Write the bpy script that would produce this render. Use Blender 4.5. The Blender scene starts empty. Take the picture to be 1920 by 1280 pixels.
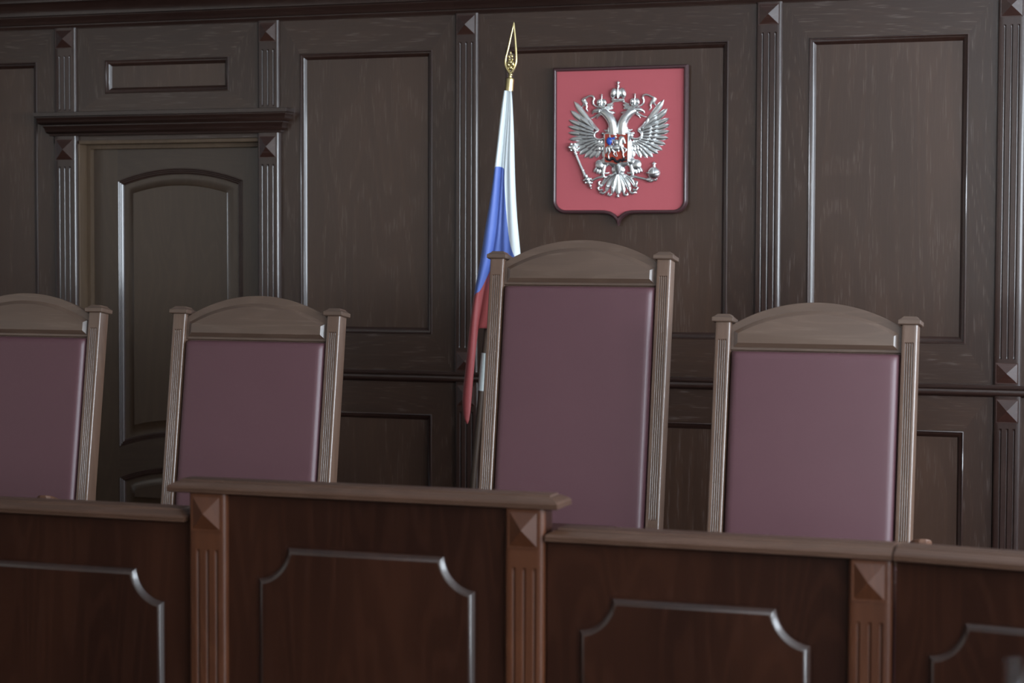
import bpy, bmesh, math, random
from mathutils import Vector, Matrix
random.seed(7)
S = bpy.context.scene
COL = S.collection
PI = math.pi
DAIS = 0.15                                    # height of the judges' platform above the hall floor

# ------------------------------------------------------------------ materials
def new_mat(name):
    m = bpy.data.materials.new(name); m.use_nodes = True
    nt = m.node_tree
    for n in list(nt.nodes): nt.nodes.remove(n)
    out = nt.nodes.new('ShaderNodeOutputMaterial')
    b = nt.nodes.new('ShaderNodeBsdfPrincipled')
    nt.links.new(b.outputs[0], out.inputs[0])
    return m, nt, b

def math_node(nt, op, a, b=None, c=None):
    n = nt.nodes.new('ShaderNodeMath'); n.operation = op
    for i, v in enumerate((a, b, c)):
        if v is None: continue
        if isinstance(v, (int, float)): n.inputs[i].default_value = v
        else: nt.links.new(v, n.inputs[i])
    return n.outputs[0]

def ramp(nt, fac, lo, hi):
    n = nt.nodes.new('ShaderNodeMapRange'); n.interpolation_type = 'SMOOTHSTEP'
    n.inputs['From Min'].default_value = lo; n.inputs['From Max'].default_value = hi
    nt.links.new(fac, n.inputs['Value']); return n.outputs['Result']

def mixc(nt, fac, a, b):
    n = nt.nodes.new('ShaderNodeMix'); n.data_type = 'RGBA'
    if isinstance(fac, (int, float)): n.inputs[0].default_value = fac
    else: nt.links.new(fac, n.inputs[0])
    for i, v in ((6, a), (7, b)):
        if isinstance(v, tuple): n.inputs[i].default_value = (*v, 1)
        else: nt.links.new(v, n.inputs[i])
    return n.outputs[2]

def wood(name, dark, light, pore, axis='Z', rough=0.36, coat=0.25, ring=13.0, poreamt=0.5, scale=6.0, spec=0.5, crough=0.22):
    """Open-pored stained veneer: slow tone drift, cathedral rings and fine pores running along one axis."""
    m, nt, b = new_mat(name)
    tc = nt.nodes.new('ShaderNodeTexCoord')
    oi = nt.nodes.new('ShaderNodeObjectInfo')
    off = nt.nodes.new('ShaderNodeCombineXYZ')
    r = math_node(nt, 'MULTIPLY', oi.outputs['Random'], 23.0)
    for i in range(3): nt.links.new(r, off.inputs[i])
    add = nt.nodes.new('ShaderNodeVectorMath'); add.operation = 'ADD'
    nt.links.new(tc.outputs['Object'], add.inputs[0]); nt.links.new(off.outputs[0], add.inputs[1])
    def mapped(k):
        mp = nt.nodes.new('ShaderNodeMapping')
        s = [1, 1, 1]; s['XYZ'.index(axis)] = k
        mp.inputs['Scale'].default_value = s
        nt.links.new(add.outputs[0], mp.inputs['Vector']); return mp.outputs[0]
    def noise(vec, sc, det=2.0, dist=0.0):
        n = nt.nodes.new('ShaderNodeTexNoise'); n.inputs['Scale'].default_value = sc
        n.inputs['Detail'].default_value = det; n.inputs['Distortion'].default_value = dist
        nt.links.new(vec, n.inputs['Vector']); return n.outputs['Fac']
    slow = noise(mapped(0.16), scale, 1.5, 0.35)
    rings = math_node(nt, 'SINE', math_node(nt, 'MULTIPLY', slow, ring * 6.2832))
    ringf = ramp(nt, rings, -0.2, 1.0)
    tone = noise(mapped(0.35), 2.2, 2.0)
    fib = noise(mapped(0.04), 120.0, 2.0)
    f = math_node(nt, 'ADD', math_node(nt, 'MULTIPLY', ramp(nt, tone, 0.3, 0.7), 0.5), math_node(nt, 'MULTIPLY', ringf, 0.2))
    f = math_node(nt, 'ADD', f, math_node(nt, 'MULTIPLY', fib, 0.3))
    base = mixc(nt, f, dark, light)
    pr = ramp(nt, noise(mapped(0.045), 230.0, 1.0), 0.56, 0.70)
    pm = math_node(nt, 'MULTIPLY', pr, math_node(nt, 'ADD', math_node(nt, 'MULTIPLY', ringf, 0.85), 0.15))
    pm = math_node(nt, 'MULTIPLY', pm, poreamt)
    nt.links.new(mixc(nt, pm, base, pore), b.inputs['Base Color'])
    b.inputs['Roughness'].default_value = rough
    b.inputs['Specular IOR Level'].default_value = spec
    b.inputs['Coat Weight'].default_value = coat; b.inputs['Coat Roughness'].default_value = crough
    bp = nt.nodes.new('ShaderNodeBump'); bp.inputs['Strength'].default_value = 0.18; bp.inputs['Distance'].default_value = 0.001
    nt.links.new(math_node(nt, 'SUBTRACT', 1.0, pm), bp.inputs['Height']); nt.links.new(bp.outputs[0], b.inputs['Normal'])
    return m

def plain(name, col, rough=0.5, metal=0.0, spec=0.5, sheen=0.0, bump=0.0, bscale=200.0, var=0.0, coat=0.0):
    m, nt, b = new_mat(name)
    b.inputs['Base Color'].default_value = (*col, 1); b.inputs['Roughness'].default_value = rough
    b.inputs['Metallic'].default_value = metal; b.inputs['Specular IOR Level'].default_value = spec
    b.inputs['Sheen Weight'].default_value = sheen; b.inputs['Coat Weight'].default_value = coat
    tc = nt.nodes.new('ShaderNodeTexCoord')
    if var:
        n = nt.nodes.new('ShaderNodeTexNoise'); n.inputs['Scale'].default_value = 5.0; n.inputs['Detail'].default_value = 3
        nt.links.new(tc.outputs['Object'], n.inputs['Vector'])
        nt.links.new(mixc(nt, n.outputs['Fac'], tuple(c * (1 - var) for c in col), tuple(min(1, c * (1 + var)) for c in col)), b.inputs['Base Color'])
    if bump:
        n2 = nt.nodes.new('ShaderNodeTexNoise'); n2.inputs['Scale'].default_value = bscale; n2.inputs['Detail'].default_value = 2
        nt.links.new(tc.outputs['Object'], n2.inputs['Vector'])
        bp = nt.nodes.new('ShaderNodeBump'); bp.inputs['Strength'].default_value = bump; bp.inputs['Distance'].default_value = 0.001
        nt.links.new(n2.outputs['Fac'], bp.inputs['Height']); nt.links.new(bp.outputs[0], b.inputs['Normal'])
    return m

WD, WL, WP = (0.022, 0.0093, 0.0052), (0.044, 0.0200, 0.0110), (0.14, 0.110, 0.100)  # WP: real pores, their colour lightened to paint in glints along the grain
wallV = wood('wall oak upright grain', WD, WL, WP, 'Z', 0.38, 0.65, poreamt=0.36, crough=0.27)
wallH = wood('wall oak level grain', WD, WL, WP, 'X', 0.38, 0.65, poreamt=0.36, crough=0.27)
panelV = wood('wall oak panel veneer', (0.034, 0.0155, 0.0086), (0.062, 0.0295, 0.0168), WP, 'Z', 0.38, 0.75, ring=9, poreamt=0.28, scale=4.0, crough=0.27)
doorV = wood('door oak upright grain', (0.032, 0.0175, 0.009), (0.054, 0.031, 0.0165), (0.07, 0.05, 0.04), 'Z', 0.40, 0.6, poreamt=0.2)
pyrM = wood('stained pyramid block wood', (0.026, 0.0085, 0.0056), (0.046, 0.017, 0.011), WP, 'X', 0.38, 0.6, poreamt=0.2, crough=0.2)
trimV = wood('moulding wood upright', (0.020, 0.0080, 0.0054), (0.038, 0.0165, 0.0110), (0.09, 0.07, 0.06), 'Z', 0.38, 0.60, poreamt=0.15, crough=0.09)
trimH = wood('moulding wood level', (0.018, 0.0078, 0.0056), (0.032, 0.0150, 0.0105), (0.07, 0.055, 0.05), 'X', 0.36, 0.6, poreamt=0.15, crough=0.15)
benchV = wood('bench mahogany upright', (0.011, 0.0034, 0.002), (0.030, 0.0098, 0.005), (0.04, 0.02, 0.016), 'Z', 0.30, 0.0, poreamt=0.1, spec=0.22)
benchM = wood('bench moulding mahogany', (0.012, 0.0045, 0.003), (0.026, 0.010, 0.006), (0.04, 0.02, 0.016), 'Z', 0.36, 0.28, poreamt=0.1, crough=0.12)
armM = wood('armrest cherry wood', (0.070, 0.030, 0.017), (0.12, 0.054, 0.030), (0.12, 0.08, 0.06), 'Y', 0.5, 0.0, poreamt=0.1, spec=0.3)
benchP = wood('bench pilaster mahogany', (0.036, 0.0105, 0.004), (0.070, 0.022, 0.0085), (0.10, 0.05, 0.03), 'Z', 0.40, 0.35, spec=0.3, crough=0.14, poreamt=0.12)
benchH = wood('bench cap walnut level', (0.040, 0.018, 0.010), (0.072, 0.034, 0.020), (0.12, 0.08, 0.065), 'X', 0.42, 0.08, poreamt=0.15, spec=0.4)
chairV = wood('chair walnut upright', (0.082, 0.043, 0.027), (0.132, 0.073, 0.046), (0.18, 0.13, 0.10), 'Z', 0.45, 0.65, poreamt=0.2, crough=0.09)
chairH = wood('chair walnut level', (0.070, 0.041, 0.028), (0.114, 0.069, 0.047), (0.18, 0.13, 0.10), 'X', 0.42, 0.35, poreamt=0.2, crough=0.14)
leather = plain('burgundy leather', (0.092, 0.039, 0.046), 0.42, spec=0.45, bump=0.12, bscale=420, var=0.06, sheen=0.0)
redM = plain('red enamel board', (0.50, 0.108, 0.125), 0.45, spec=0.4)
frameM = plain('brown plaque frame', (0.060, 0.026, 0.028), 0.32, coat=0.2)
silver = plain('polished silver relief', (0.94, 0.96, 0.95), 0.30, metal=1.0)
shieldR = plain('small shield red', (0.42, 0.050, 0.028), 0.4)
blueM = plain('cape blue enamel', (0.03, 0.10, 0.50), 0.35)
blackM = plain('dragon black enamel', (0.012, 0.013, 0.018), 0.35)
gold = plain('gilded metal', (0.72, 0.60, 0.30), 0.28, metal=1.0)
chrome = plain('satin steel ferrule', (0.70, 0.76, 0.74), 0.25, metal=0.35)
poleM = wood('flag pole wood', (0.05, 0.032, 0.022), (0.09, 0.06, 0.042), (0.12, 0.09, 0.08), 'Z', 0.4, 0.2, poreamt=0.1)
fwhite = plain('white satin', (0.74, 0.80, 0.82), 0.55, sheen=0.3)
fblue = plain('blue satin', (0.10, 0.17, 0.52), 0.5, sheen=0.25)
fred = plain('red satin', (0.33, 0.055, 0.055), 0.5, sheen=0.25)
plaster = plain('pale painted plaster', (0.84, 0.84, 0.83), 0.9, bump=0.05, bscale=60)
plasterW = plain('warm cream plaster', (0.86, 0.77, 0.68), 0.9, bump=0.05, bscale=60)  # unseen walls, tinted warm so the dark wood reflects a brown tone
addedWainM = plain('added dark wainscot', (0.02, 0.011, 0.008), 0.6, spec=0.2, var=0.2)  # added on unseen walls to keep low reflections in the wood dark
ceilM = plain('white ceiling paint', (0.80, 0.81, 0.81), 0.9)
floorM = wood('dark parquet', (0.03, 0.018, 0.012), (0.05, 0.031, 0.02), (0.06, 0.05, 0.04), 'Y', 0.5, 0.0, poreamt=0.1)
daisM = plain('dark red platform carpet', (0.045, 0.014, 0.016), 0.95, spec=0.1, bump=0.3, bscale=500)
def glass_mat():
    m, nt, b = new_mat('clear glass')
    b.inputs['Base Color'].default_value = (0.95, 0.98, 1, 1); b.inputs['Roughness'].default_value = 0.02
    b.inputs['Transmission Weight'].default_value = 1.0; b.inputs['IOR'].default_value = 1.48
    return m
glassM = glass_mat()

# ------------------------------------------------------------------ mesh helpers
class MB:
    def __init__(s): s.v = []; s.f = []; s.m = []
    def add(s, vs, fs, mat=0):
        o = len(s.v); s.v += [tuple(v) for v in vs]
        for f in fs: s.f.append(tuple(i + o for i in f)); s.m.append(mat)
    def box(s, x0, x1, y0, y1, z0, z1, mat=0):
        s.add([(x0,y0,z0),(x1,y0,z0),(x1,y1,z0),(x0,y1,z0),(x0,y0,z1),(x1,y0,z1),(x1,y1,z1),(x0,y1,z1)],
              [(0,3,2,1),(4,5,6,7),(0,1,5,4),(1,2,6,5),(2,3,7,6),(3,0,4,7)], mat)
    def prism(s, poly, y0, y1, mat=0):          # polygon in XZ, extruded along Y
        n = len(poly)
        s.add([(x,y0,z) for x,z in poly] + [(x,y1,z) for x,z in poly],
              [tuple(range(n)), tuple(range(2*n-1, n-1, -1))] + [(i,(i+1)%n,n+(i+1)%n,n+i) for i in range(n)], mat)
    def grid(s, rows, mat=0, closed_u=False, closed_v=False):
        nr, nc = len(rows), len(rows[0]); vs = [p for r in rows for p in r]; fs = []
        for i in range(nr if closed_v else nr-1):
            for j in range(nc if closed_u else nc-1):
                a, b = i*nc+j, i*nc+(j+1)%nc; i2 = (i+1)%nr
                fs.append((a, b, i2*nc+(j+1)%nc, i2*nc+j))
        s.add(vs, fs, mat)
    def sweep(s, path, prof, mat=0, y=0.0, fill=True, fillmat=None):
        """Mitred moulding round a closed XZ path; profile = (inset, dy) from the outline inwards."""
        n = len(path); area = sum(path[i][0]*path[(i+1)%n][1]-path[(i+1)%n][0]*path[i][1] for i in range(n))
        if area < 0: path = path[::-1]
        nor = []
        for i in range(n):
            (ax,az),(bx,bz),(cx,cz) = path[i-1], path[i], path[(i+1)%n]
            l1 = math.hypot(bx-ax,bz-az); l2 = math.hypot(cx-bx,cz-bz)
            n1 = (-(bz-az)/l1,(bx-ax)/l1); n2 = (-(cz-bz)/l2,(cx-bx)/l2)
            d = 1 + n1[0]*n2[0]+n1[1]*n2[1]; nor.append(((n1[0]+n2[0])/d,(n1[1]+n2[1])/d))
        rows = [[(path[i][0]+nor[i][0]*t, y+dy, path[i][1]+nor[i][1]*t) for i in range(n)] for t, dy in prof]
        s.grid(rows, mat, closed_u=True)
        if fill: s.add(rows[-1], [tuple(range(n))], mat if fillmat is None else fillmat)
        return rows
    def loft_rect(s, x0, x1, y0, y1, lev, mat=0, kl=1, kr=1):   # stack of rectangles: (z, inset); kl/kr = 0 keeps that end upright
        rows = [[(x0+i*kl,y0+i,z),(x1-i*kr,y0+i,z),(x1-i*kr,y1-i,z),(x0+i*kl,y1-i,z)] for z, i in lev]
        s.grid(rows, mat, closed_u=True); s.add(rows[0], [(3,2,1,0)], mat); s.add(rows[-1], [(0,1,2,3)], mat)
    def tube(s, pts, rad, seg=8, mat=0, flat=1.0):
        pts = [Vector(p) for p in pts]; n = len(pts)
        if isinstance(rad, (int, float)): rad = [rad]*n
        rows = []; ref = None
        for i in range(n):
            t = (pts[min(i+1,n-1)]-pts[max(i-1,0)]).normalized()
            if ref is None: ref = Vector((0,1,0)) if abs(t.y) < 0.9 else Vector((1,0,0))
            a = (ref - t*ref.dot(t)).normalized(); ref = a; b = t.cross(a)
            rows.append([pts[i]+(a*math.cos(k*2*PI/seg)*flat+b*math.sin(k*2*PI/seg))*rad[i] for k in range(seg)])
        s.grid(rows, mat, closed_u=True)
        s.add(rows[0], [tuple(range(seg-1,-1,-1))], mat); s.add(rows[-1], [tuple(range(seg))], mat)
    def lathe(s, prof, cx, cy, seg=24, mat=0, axis=None):
        rows = [[(cx+r*math.cos(k*2*PI/seg), cy+r*math.sin(k*2*PI/seg), z) for k in range(seg)] for r, z in prof]
        s.grid(rows, mat, closed_u=True)
        s.add(rows[0], [tuple(range(seg-1,-1,-1))], mat); s.add(rows[-1], [tuple(range(seg))], mat)
    def blob(s, c, rx, ry, rz, nu=14, nv=8, mat=0, rot=0.0):
        rows = []
        for i in range(nv+1):
            th = PI*i/nv; row = []
            for k in range(nu):
                ph = 2*PI*k/nu; x = rx*math.sin(th)*math.cos(ph); y = ry*math.sin(th)*math.sin(ph); z = rz*math.cos(th)
                row.append((c[0]+x*math.cos(rot)-z*math.sin(rot), c[1]+y, c[2]+x*math.sin(rot)+z*math.cos(rot)))
            rows.append(row)
        s.grid(rows, mat, closed_u=True)
    def build(s, name, mats, parent=None, smooth=None, bevel=None, local=False):
        me = bpy.data.meshes.new(name)
        off = Vector(parent_loc(parent)) if (parent is not None and not local) else Vector((0,0,0))
        me.from_pydata([Vector(v)-off for v in s.v], [], s.f)
        if not isinstance(mats, (list, tuple)): mats = [mats]
        for m in mats: me.materials.append(m)
        me.polygons.foreach_set('material_index', s.m)
        bm = bmesh.new(); bm.from_mesh(me)
        bmesh.ops.remove_doubles(bm, verts=bm.verts, dist=1e-6)
        bmesh.ops.recalc_face_normals(bm, faces=bm.faces)
        bm.to_mesh(me); bm.free()
        if smooth:
            me.polygons.foreach_set('use_smooth', [True]*len(me.polygons)); me.set_sharp_from_angle(angle=math.radians(smooth))
        o = bpy.data.objects.new(name, me); COL.objects.link(o)
        if parent is not None: o.parent = parent
        if bevel:
            b = o.modifiers.new('edge', 'BEVEL'); b.width = bevel; b.segments = 2; b.limit_method = 'ANGLE'; b.angle_limit = math.radians(40)
        return o

def parent_loc(p):
    v = Vector((0,0,0))
    while p is not None: v += p.location; p = p.parent
    return v
def tag(o, label=None, cat=None, group=None, kind=None):
    if label: o['label'] = label
    if cat: o['category'] = cat
    if group: o['group'] = group
    if kind: o['kind'] = kind
    return o
def thing(name, loc, label, cat, group=None, rz=0.0):
    o = bpy.data.objects.new(name, None); o.empty_display_size = 0.1; COL.objects.link(o)
    o.location = loc; o.rotation_euler = (0,0,rz); return tag(o, label, cat, group)
def struct(mb, name, mats, label, cat, smooth=None, bevel=None):
    return tag(mb.build(name, mats, None, smooth, bevel), label, cat, kind='structure')
def copy_tree(o, parent=None):
    c = o.copy(); COL.objects.link(c); c.parent = parent
    for ch in list(o.children): copy_tree(ch, c)
    return c

# ------------------------------------------------------------------ room shell
XL, XR, YF, ZC = -8.2, 2.3, -13.0, 3.45
m = MB(); m.box(XL-.2, XR+.2, YF-.2, .3, -.12, 0); struct(m, 'floor', floorM, 'dark parquet floor of the hall', 'floor')
m = MB(); m.box(XL-.2, XR+.2, YF-.2, .3, ZC, ZC+.12); struct(m, 'ceiling', ceilM, 'white painted ceiling of the hall', 'ceiling')
m = MB(); m.box(XL, XR, -3.88, -.0, 0.0, DAIS); struct(m, 'trim_1', daisM, 'raised carpeted platform behind the bench', 'platform')
m = MB(); m.box(XL-.2, XL, -3.6, .3, 0, ZC, 0); m.box(XL-.2, XL, YF, -3.6, 1.25, ZC, 1); m.box(XL-.2, XL, YF, -3.6, 0, 1.25, 2)  # dark band below the plaster is added so the door reflects dark low down
struct(m, 'wall_left', [wallV, plasterW, addedWainM], 'left wall, dark wood beside the platform and pale plaster beyond over dark wainscot added to darken reflections', 'wall')
m = MB(); m.box(XL-.2, XR+.2, YF-.2, YF, 1.1, ZC, 0); m.box(XL-.2, XR+.2, YF-.2, YF, 0, 1.1, 1); struct(m, 'wall_front', [plasterW, addedWainM], 'unseen pale wall facing the bench, dark lower band added to darken reflections', 'wall')  # unseen lower band added dark to cut the sheen on the bench
# right wall with daylight windows
WIN = [(-2.25,-.45), (-4.65,-2.85), (-7.05,-5.25), (-9.45,-7.65), (-11.85,-10.05)]
WZ0, WZ1 = 1.30, 2.80
m = MB(); ys = [YF] + [v for w in reversed(WIN) for v in w] + [0.3]
for i in range(0, len(ys), 2): m.box(XR, XR+.2, ys[i], ys[i+1], 0, ZC)
for a, b in WIN: m.box(XR, XR+.2, a, b, 0, WZ0); m.box(XR, XR+.2, a, b, WZ1, ZC)
struct(m, 'wall_right', plaster, 'pale wall with tall windows on the right', 'wall')
for k, (a, b) in enumerate(WIN):
    m = MB(); t = .05
    m.box(XR+.06, XR+.11, a, a+t, WZ0, WZ1); m.box(XR+.06, XR+.11, b-t, b, WZ0, WZ1)
    m.box(XR+.06, XR+.11, a+t, b-t, WZ0, WZ0+t); m.box(XR+.06, XR+.11, a+t, b-t, WZ1-t, WZ1)
    m.box(XR+.065, XR+.105, (a+b)/2-.025, (a+b)/2+.025, WZ0+t, WZ1-t)
    w = struct(m, f'window_{k+1}', ceilM, 'white framed tall window on the right wall', 'window')
    L = bpy.data.lights.new(f'daylight_{k+1}', 'AREA'); L.shape = 'RECTANGLE'; L.size = WZ1-WZ0; L.size_y = b-a
    L.color = (0.80, 0.90, 1.0); L.energy = [82, 112, 140, 165, 175][k]
    lo = bpy.data.objects.new(f'daylight_{k+1}', L); COL.objects.link(lo)
    lo.location = (XR+.18, (a+b)/2, (WZ0+WZ1)/2); lo.rotation_euler = (0, PI/2, 0)

# ------------------------------------------------------------------ panelled back wall
DX0, DX1, DZ = -5.455, -4.435, 2.215           # door opening
m = MB()
m.box(XL, DX0, .03, .3, 0, ZC); m.box(DX1, XR, .03, .3, 0, ZC); m.box(DX0, DX1, .03, .3, DZ, ZC); m.box(DX0, DX1, .2, .3, 0, DZ)
wall = struct(m, 'wall_back', wallV, 'dark wood panelled wall behind the judges chairs', 'wall')
PPROF = [(0,0),(.0015,-.005),(.005,-.0065),(.0085,-.004),(.0095,.001),(.012,.0015),(.016,.0035),(.021,.008),(.0255,.0135),(.029,.017),(.030,.019)]
def bay(x0, x1, z0, z1, p):
    px0, px1, pz0, pz1 = p
    m = MB()
    for poly, mt in (([(x0,z0),(px0,pz0),(px0,pz1),(x0,z1)],0), ([(x1,z0),(x1,z1),(px1,pz1),(px1,pz0)],0),
                     ([(x0,z1),(px0,pz1),(px1,pz1),(x1,z1)],1), ([(x0,z0),(x1,z0),(px1,pz0),(px0,pz0)],1)):
        m.prism(poly, 0.0, .03, mt)
    m.build('panel_frame', [wallV, wallH], wall)
    m = MB(); rows = m.sweep([(px0,pz0),(px1,pz0),(px1,pz1),(px0,pz1)], PPROF, 0, fill=False)
    f = m.build('panel_moulding', [trimV], wall, smooth=50)
    m = MB(); i = .03; m.box(px0+i-.004, px1-i+.004, .0185, .03, pz0+i-.004, pz1-i+.004)
    m.build('panel', panelV, wall)
ZT, ZR0, ZR1, ZP0, ZP1 = 2.80, 1.057, 1.106, 1.281, 2.630
Xp = {'A': (-5.586,-5.463), 'B': (-4.445,-4.333), 'C': (-3.415,-3.300), 'D': (-1.971,-1.855), 'E': (-.912,-.796), 'F': (.20,.316), 'G': (1.30,1.416)}
bays = [(-7.0,-5.586,(-6.85,-5.696)), (-4.333,-3.415,(-4.225,-3.534)), (-3.300,-1.971,(-3.165,-2.100)),
        (-1.855,-.912,(-1.735,-1.035)), (-.796,.20,(-.68,.085)), (.316,1.30,(.43,1.19)), (1.416,2.3,(1.53,2.18)), (-8.2,-7.0,(-8.05,-7.15))]
for x0, x1, (a, b) in bays:
    bay(x0, x1, ZR1-.02, ZT+.01, (a, b, ZP0, ZP1))
    bay(x0, x1, DAIS, ZR1-.02, (a, b, .36, .899))
bay(-5.463, -4.445, 2.37, ZT+.01, (-5.301,-4.609,2.461,2.628))
m = MB(); m.box(-5.60,-4.42,0,.03,DZ,2.37); m.build('panel_frame', [wallH], wall)

# pilasters: one fluted board each, with pyramid blocks
GW, GD = .0115, .0062
def fluted(m, x0, x1, z0, z1, f0, f1, yb, t, nfl=3, pitch=.029, gw=GW, gd=GD, ch=.010, xf=None):
    """Fluted board: front at yb-t, back at yb. xf maps points."""
    cx = (x0+x1)/2; cols = [(x0,-0.0,0),(x0,-(t-ch*.8),0),(x0+ch*.35,-(t-ch*.25),0),(x0+ch,-t,0)]
    for k in range(nfl):
        c = cx+(k-(nfl-1)/2)*pitch
        for a in range(7):
            th = PI*a/6; cols.append((c-gw/2*math.cos(th), -t, gd*math.sin(th)))
    cols += [(x1-ch,-t,0),(x1-ch*.35,-(t-ch*.25),0),(x1,-(t-ch*.8),0),(x1,-0.0,0)]
    e = gw*.5
    rws = [(z0,0),(f0-e,0),(f0,0),(f0+e*.3,.7),(f0+e,1),(f0+e*2,1),(f1-e*2,1),(f1-e,1),(f1-e*.3,.7),(f1,0),(f1+e,0),(z1,0)]
    rows = [[(x, yb+y+g*k, z) for x, y, g in cols] for z, k in rws]
    if xf: rows = [[xf(p) for p in r] for r in rows]
    m.grid(rows); n = len(cols)
    m.add(rows[0], [tuple(range(n))]); m.add(rows[-1], [tuple(range(n))])
def pyramid(m, x0, x1, z0, z1, yf, h=.017, base=.004, ins=.004):
    r = [[(x0,yf,z0),(x1,yf,z0),(x1,yf,z1),(x0,yf,z1)]]
    r.append([(x0,yf-base,z0),(x1,yf-base,z0),(x1,yf-base,z1),(x0,yf-base,z1)])
    r.append([(x0+ins,yf-base,z0+ins),(x1-ins,yf-base,z0+ins),(x1-ins,yf-base,z1-ins),(x0+ins,yf-base,z1-ins)])
    m.grid(r, closed_u=True); c = ((x0+x1)/2, yf-base-h, (z0+z1)/2)
    m.add(r[2]+[c], [(0,1,4),(1,2,4),(2,3,4),(3,0,4)])
TN = [1]
def next_trim(): TN[0] += 1; return f'trim_{TN[0]}'
def pilaster(x0, x1, z0, z1, f0, f1, blocks, t=.018, where=''):
    m = MB(); fluted(m, x0, x1, z0, z1, f0, f1, 0.0, t)
    o = struct(m, next_trim(), trimV, 'fluted dark wood pilaster '+where, 'pilaster', smooth=40)
    for a, b in blocks:
        m = MB(); pyramid(m, x0+.010, x1-.010, a, b, -t+.001); m.build('pyramid_block', pyrM, o)
where = {'A':'on the wall left of the door', 'B':'on the wall right of the door', 'C':'behind the flag', 'D':'right of the coat of arms',
         'E':'at the right end of the view', 'F':'beyond the right end', 'G':'near the right corner'}
for k, (x0, x1) in Xp.items():
    if k in 'AB':
        pilaster(x0, x1, 2.36, 2.795, 2.38, 2.655, [(2.692,2.786)], where='over the door cornice '+where[k])
        pilaster(x0+.004, x1+.006, DAIS, 2.262, .30, 2.097, [(2.128,2.236)], t=.03, where='below the cornice '+where[k])
    else:
        pilaster(x0, x1, ZR1-.01, 2.795, 1.218, 2.660, [(2.692,2.788),(1.112,1.203)], where='upper length '+where[k])
        pilaster(x0+.004, x1+.004, DAIS, ZR0+.01, .35, .917, [(.942,1.046)], where='lower length '+where[k])

# dado rail and ceiling cornice, swept along X
def run_x(prof, x0, x1, name, mat, label, cat, ret=0.0):
    """profile (out, z); ret = mitred returns at the ends"""
    m = MB(); rows = []
    if ret:
        rows.append([(x0-o, .0, z) for o, z in prof])
        rows.append([(x0-o, -o, z) for o, z in prof]); rows.append([(x1+o, -o, z) for o, z in prof])
        rows.append([(x1+o, .0, z) for o, z in prof])
    else:
        rows.append([(x0, -o, z) for o, z in prof]); rows.append([(x1, -o, z) for o, z in prof])
    m.grid(rows, closed_u=False)
    if not ret:
        for r in rows: m.add(r, [tuple(range(len(r)))])
    else:
        m.add([p for p in rows[0]]+[rows[3][0],rows[3][-1]], [])
    return struct(m, name, mat, label, cat, smooth=50)
RAIL = [(0,ZR0-.006),(.008,ZR0-.004),(.010,ZR0),(.022,ZR0+.002),(.027,ZR0+.008),(.0275,ZR0+.022),(.024,ZR0+.028),(.022,ZR0+.030),(.030,ZR0+.033),(.031,ZR0+.039),(.026,ZR0+.043),(.022,ZR0+.046),(.022,ZR0+.049),(0,ZR0+.050)]
run_x(RAIL, -8.2, -5.60, next_trim(), trimH, 'dado rail on the wall left of the door', 'rail')
run_x(RAIL, -4.425, XR, next_trim(), trimH, 'dado rail along the panelled wall right of the door', 'rail')
CORN = [(0,2.79),(.006,2.79),(.008,2.800),(.014,2.806),(.014,2.812),(.026,2.814),(.030,2.822),(.034,2.836),(.044,2.846),(.045,2.852),(.058,2.856),(.060,2.870),(.066,2.890),(.080,2.906),(.084,2.914),(.100,2.918),(.102,2.932),(.112,2.950),(.135,2.968),(.140,2.976),(.165,2.980),(.168,3.02),(.10,3.05),(0,3.06)]
run_x(CORN, XL, -3.415, next_trim(), trimH, 'stepped wooden cornice along the wall top, left length', 'cornice')
run_x(CORN, -3.4145, XR, next_trim(), trimH, 'stepped wooden cornice along the wall top, right length', 'cornice')
LINT = [(.030,2.250),(.034,2.252),(.036,2.262),(.046,2.266),(.050,2.276),(.052,2.288),(.058,2.296),(.060,2.300),(.060,2.304),(.074,2.310),(.078,2.322),(.080,2.334),(.086,2.340),(.086,2.344),(.092,2.348),(.092,2.366),(.088,2.3675),(.0,2.374)]
run_x(LINT, -5.570, -4.348, next_trim(), trimH, 'projecting stepped cornice over the door', 'cornice', ret=1)

# door
m = MB()
yl = .10
lx0, lx1 = -5.43, -4.44
px0, px1 = -5.290, -4.585
def arc(xa, xb, z, rise, n=20):
    w = (xb-xa)/2; R = (w*w+rise*rise)/(2*rise); c = (xa+xb)/2
    return [(c+R*math.sin(t), z+rise-R+R*math.cos(t)) for t in [(-1+2*i/n)*math.asin(w/R) for i in range(n+1)]]
zt, zb, z2, zb2 = 2.026, .668, .516, .33
m.box(lx0, px0, yl, yl+.05, DAIS, DZ-.01); m.box(px1, lx1, yl, yl+.05, DAIS, DZ-.01)
m.prism([(px0,DZ-.01)] + arc(px0,px1,zt,.063) + [(px1,DZ-.01)], yl, yl+.05, 1)
m.prism(arc(px0,px1,zb,.063) + arc(px0,px1,z2,.063)[::-1], yl, yl+.05, 1)
m.prism([(px0,DAIS),(px1,DAIS),(px1,zb2),(px0,zb2)], yl, yl+.05, 1)
door = struct(m, 'door_1', [doorV, wood('door oak level grain', (0.026,0.0135,0.007), (0.046,0.026,0.0145), (0.07,0.05,0.04), 'X', .40, .6, poreamt=.2)], 'dark wooden door with arched panels left of the flag', 'door')
DPROF = [(0,0),(.002,-.003),(.004,-.003),(.0085,.002),(.0105,-.0015),(.0125,-.0015),(.017,.0035),(.019,.000),(.021,.000),(.027,.0066),(.029,.0068),(.031,.014)]
DP2 = [(.031,.014),(.048,.015),(.062,.0135),(.074,.009),(.084,.0045),(.087,.002),(.0875,.0015)]
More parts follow.
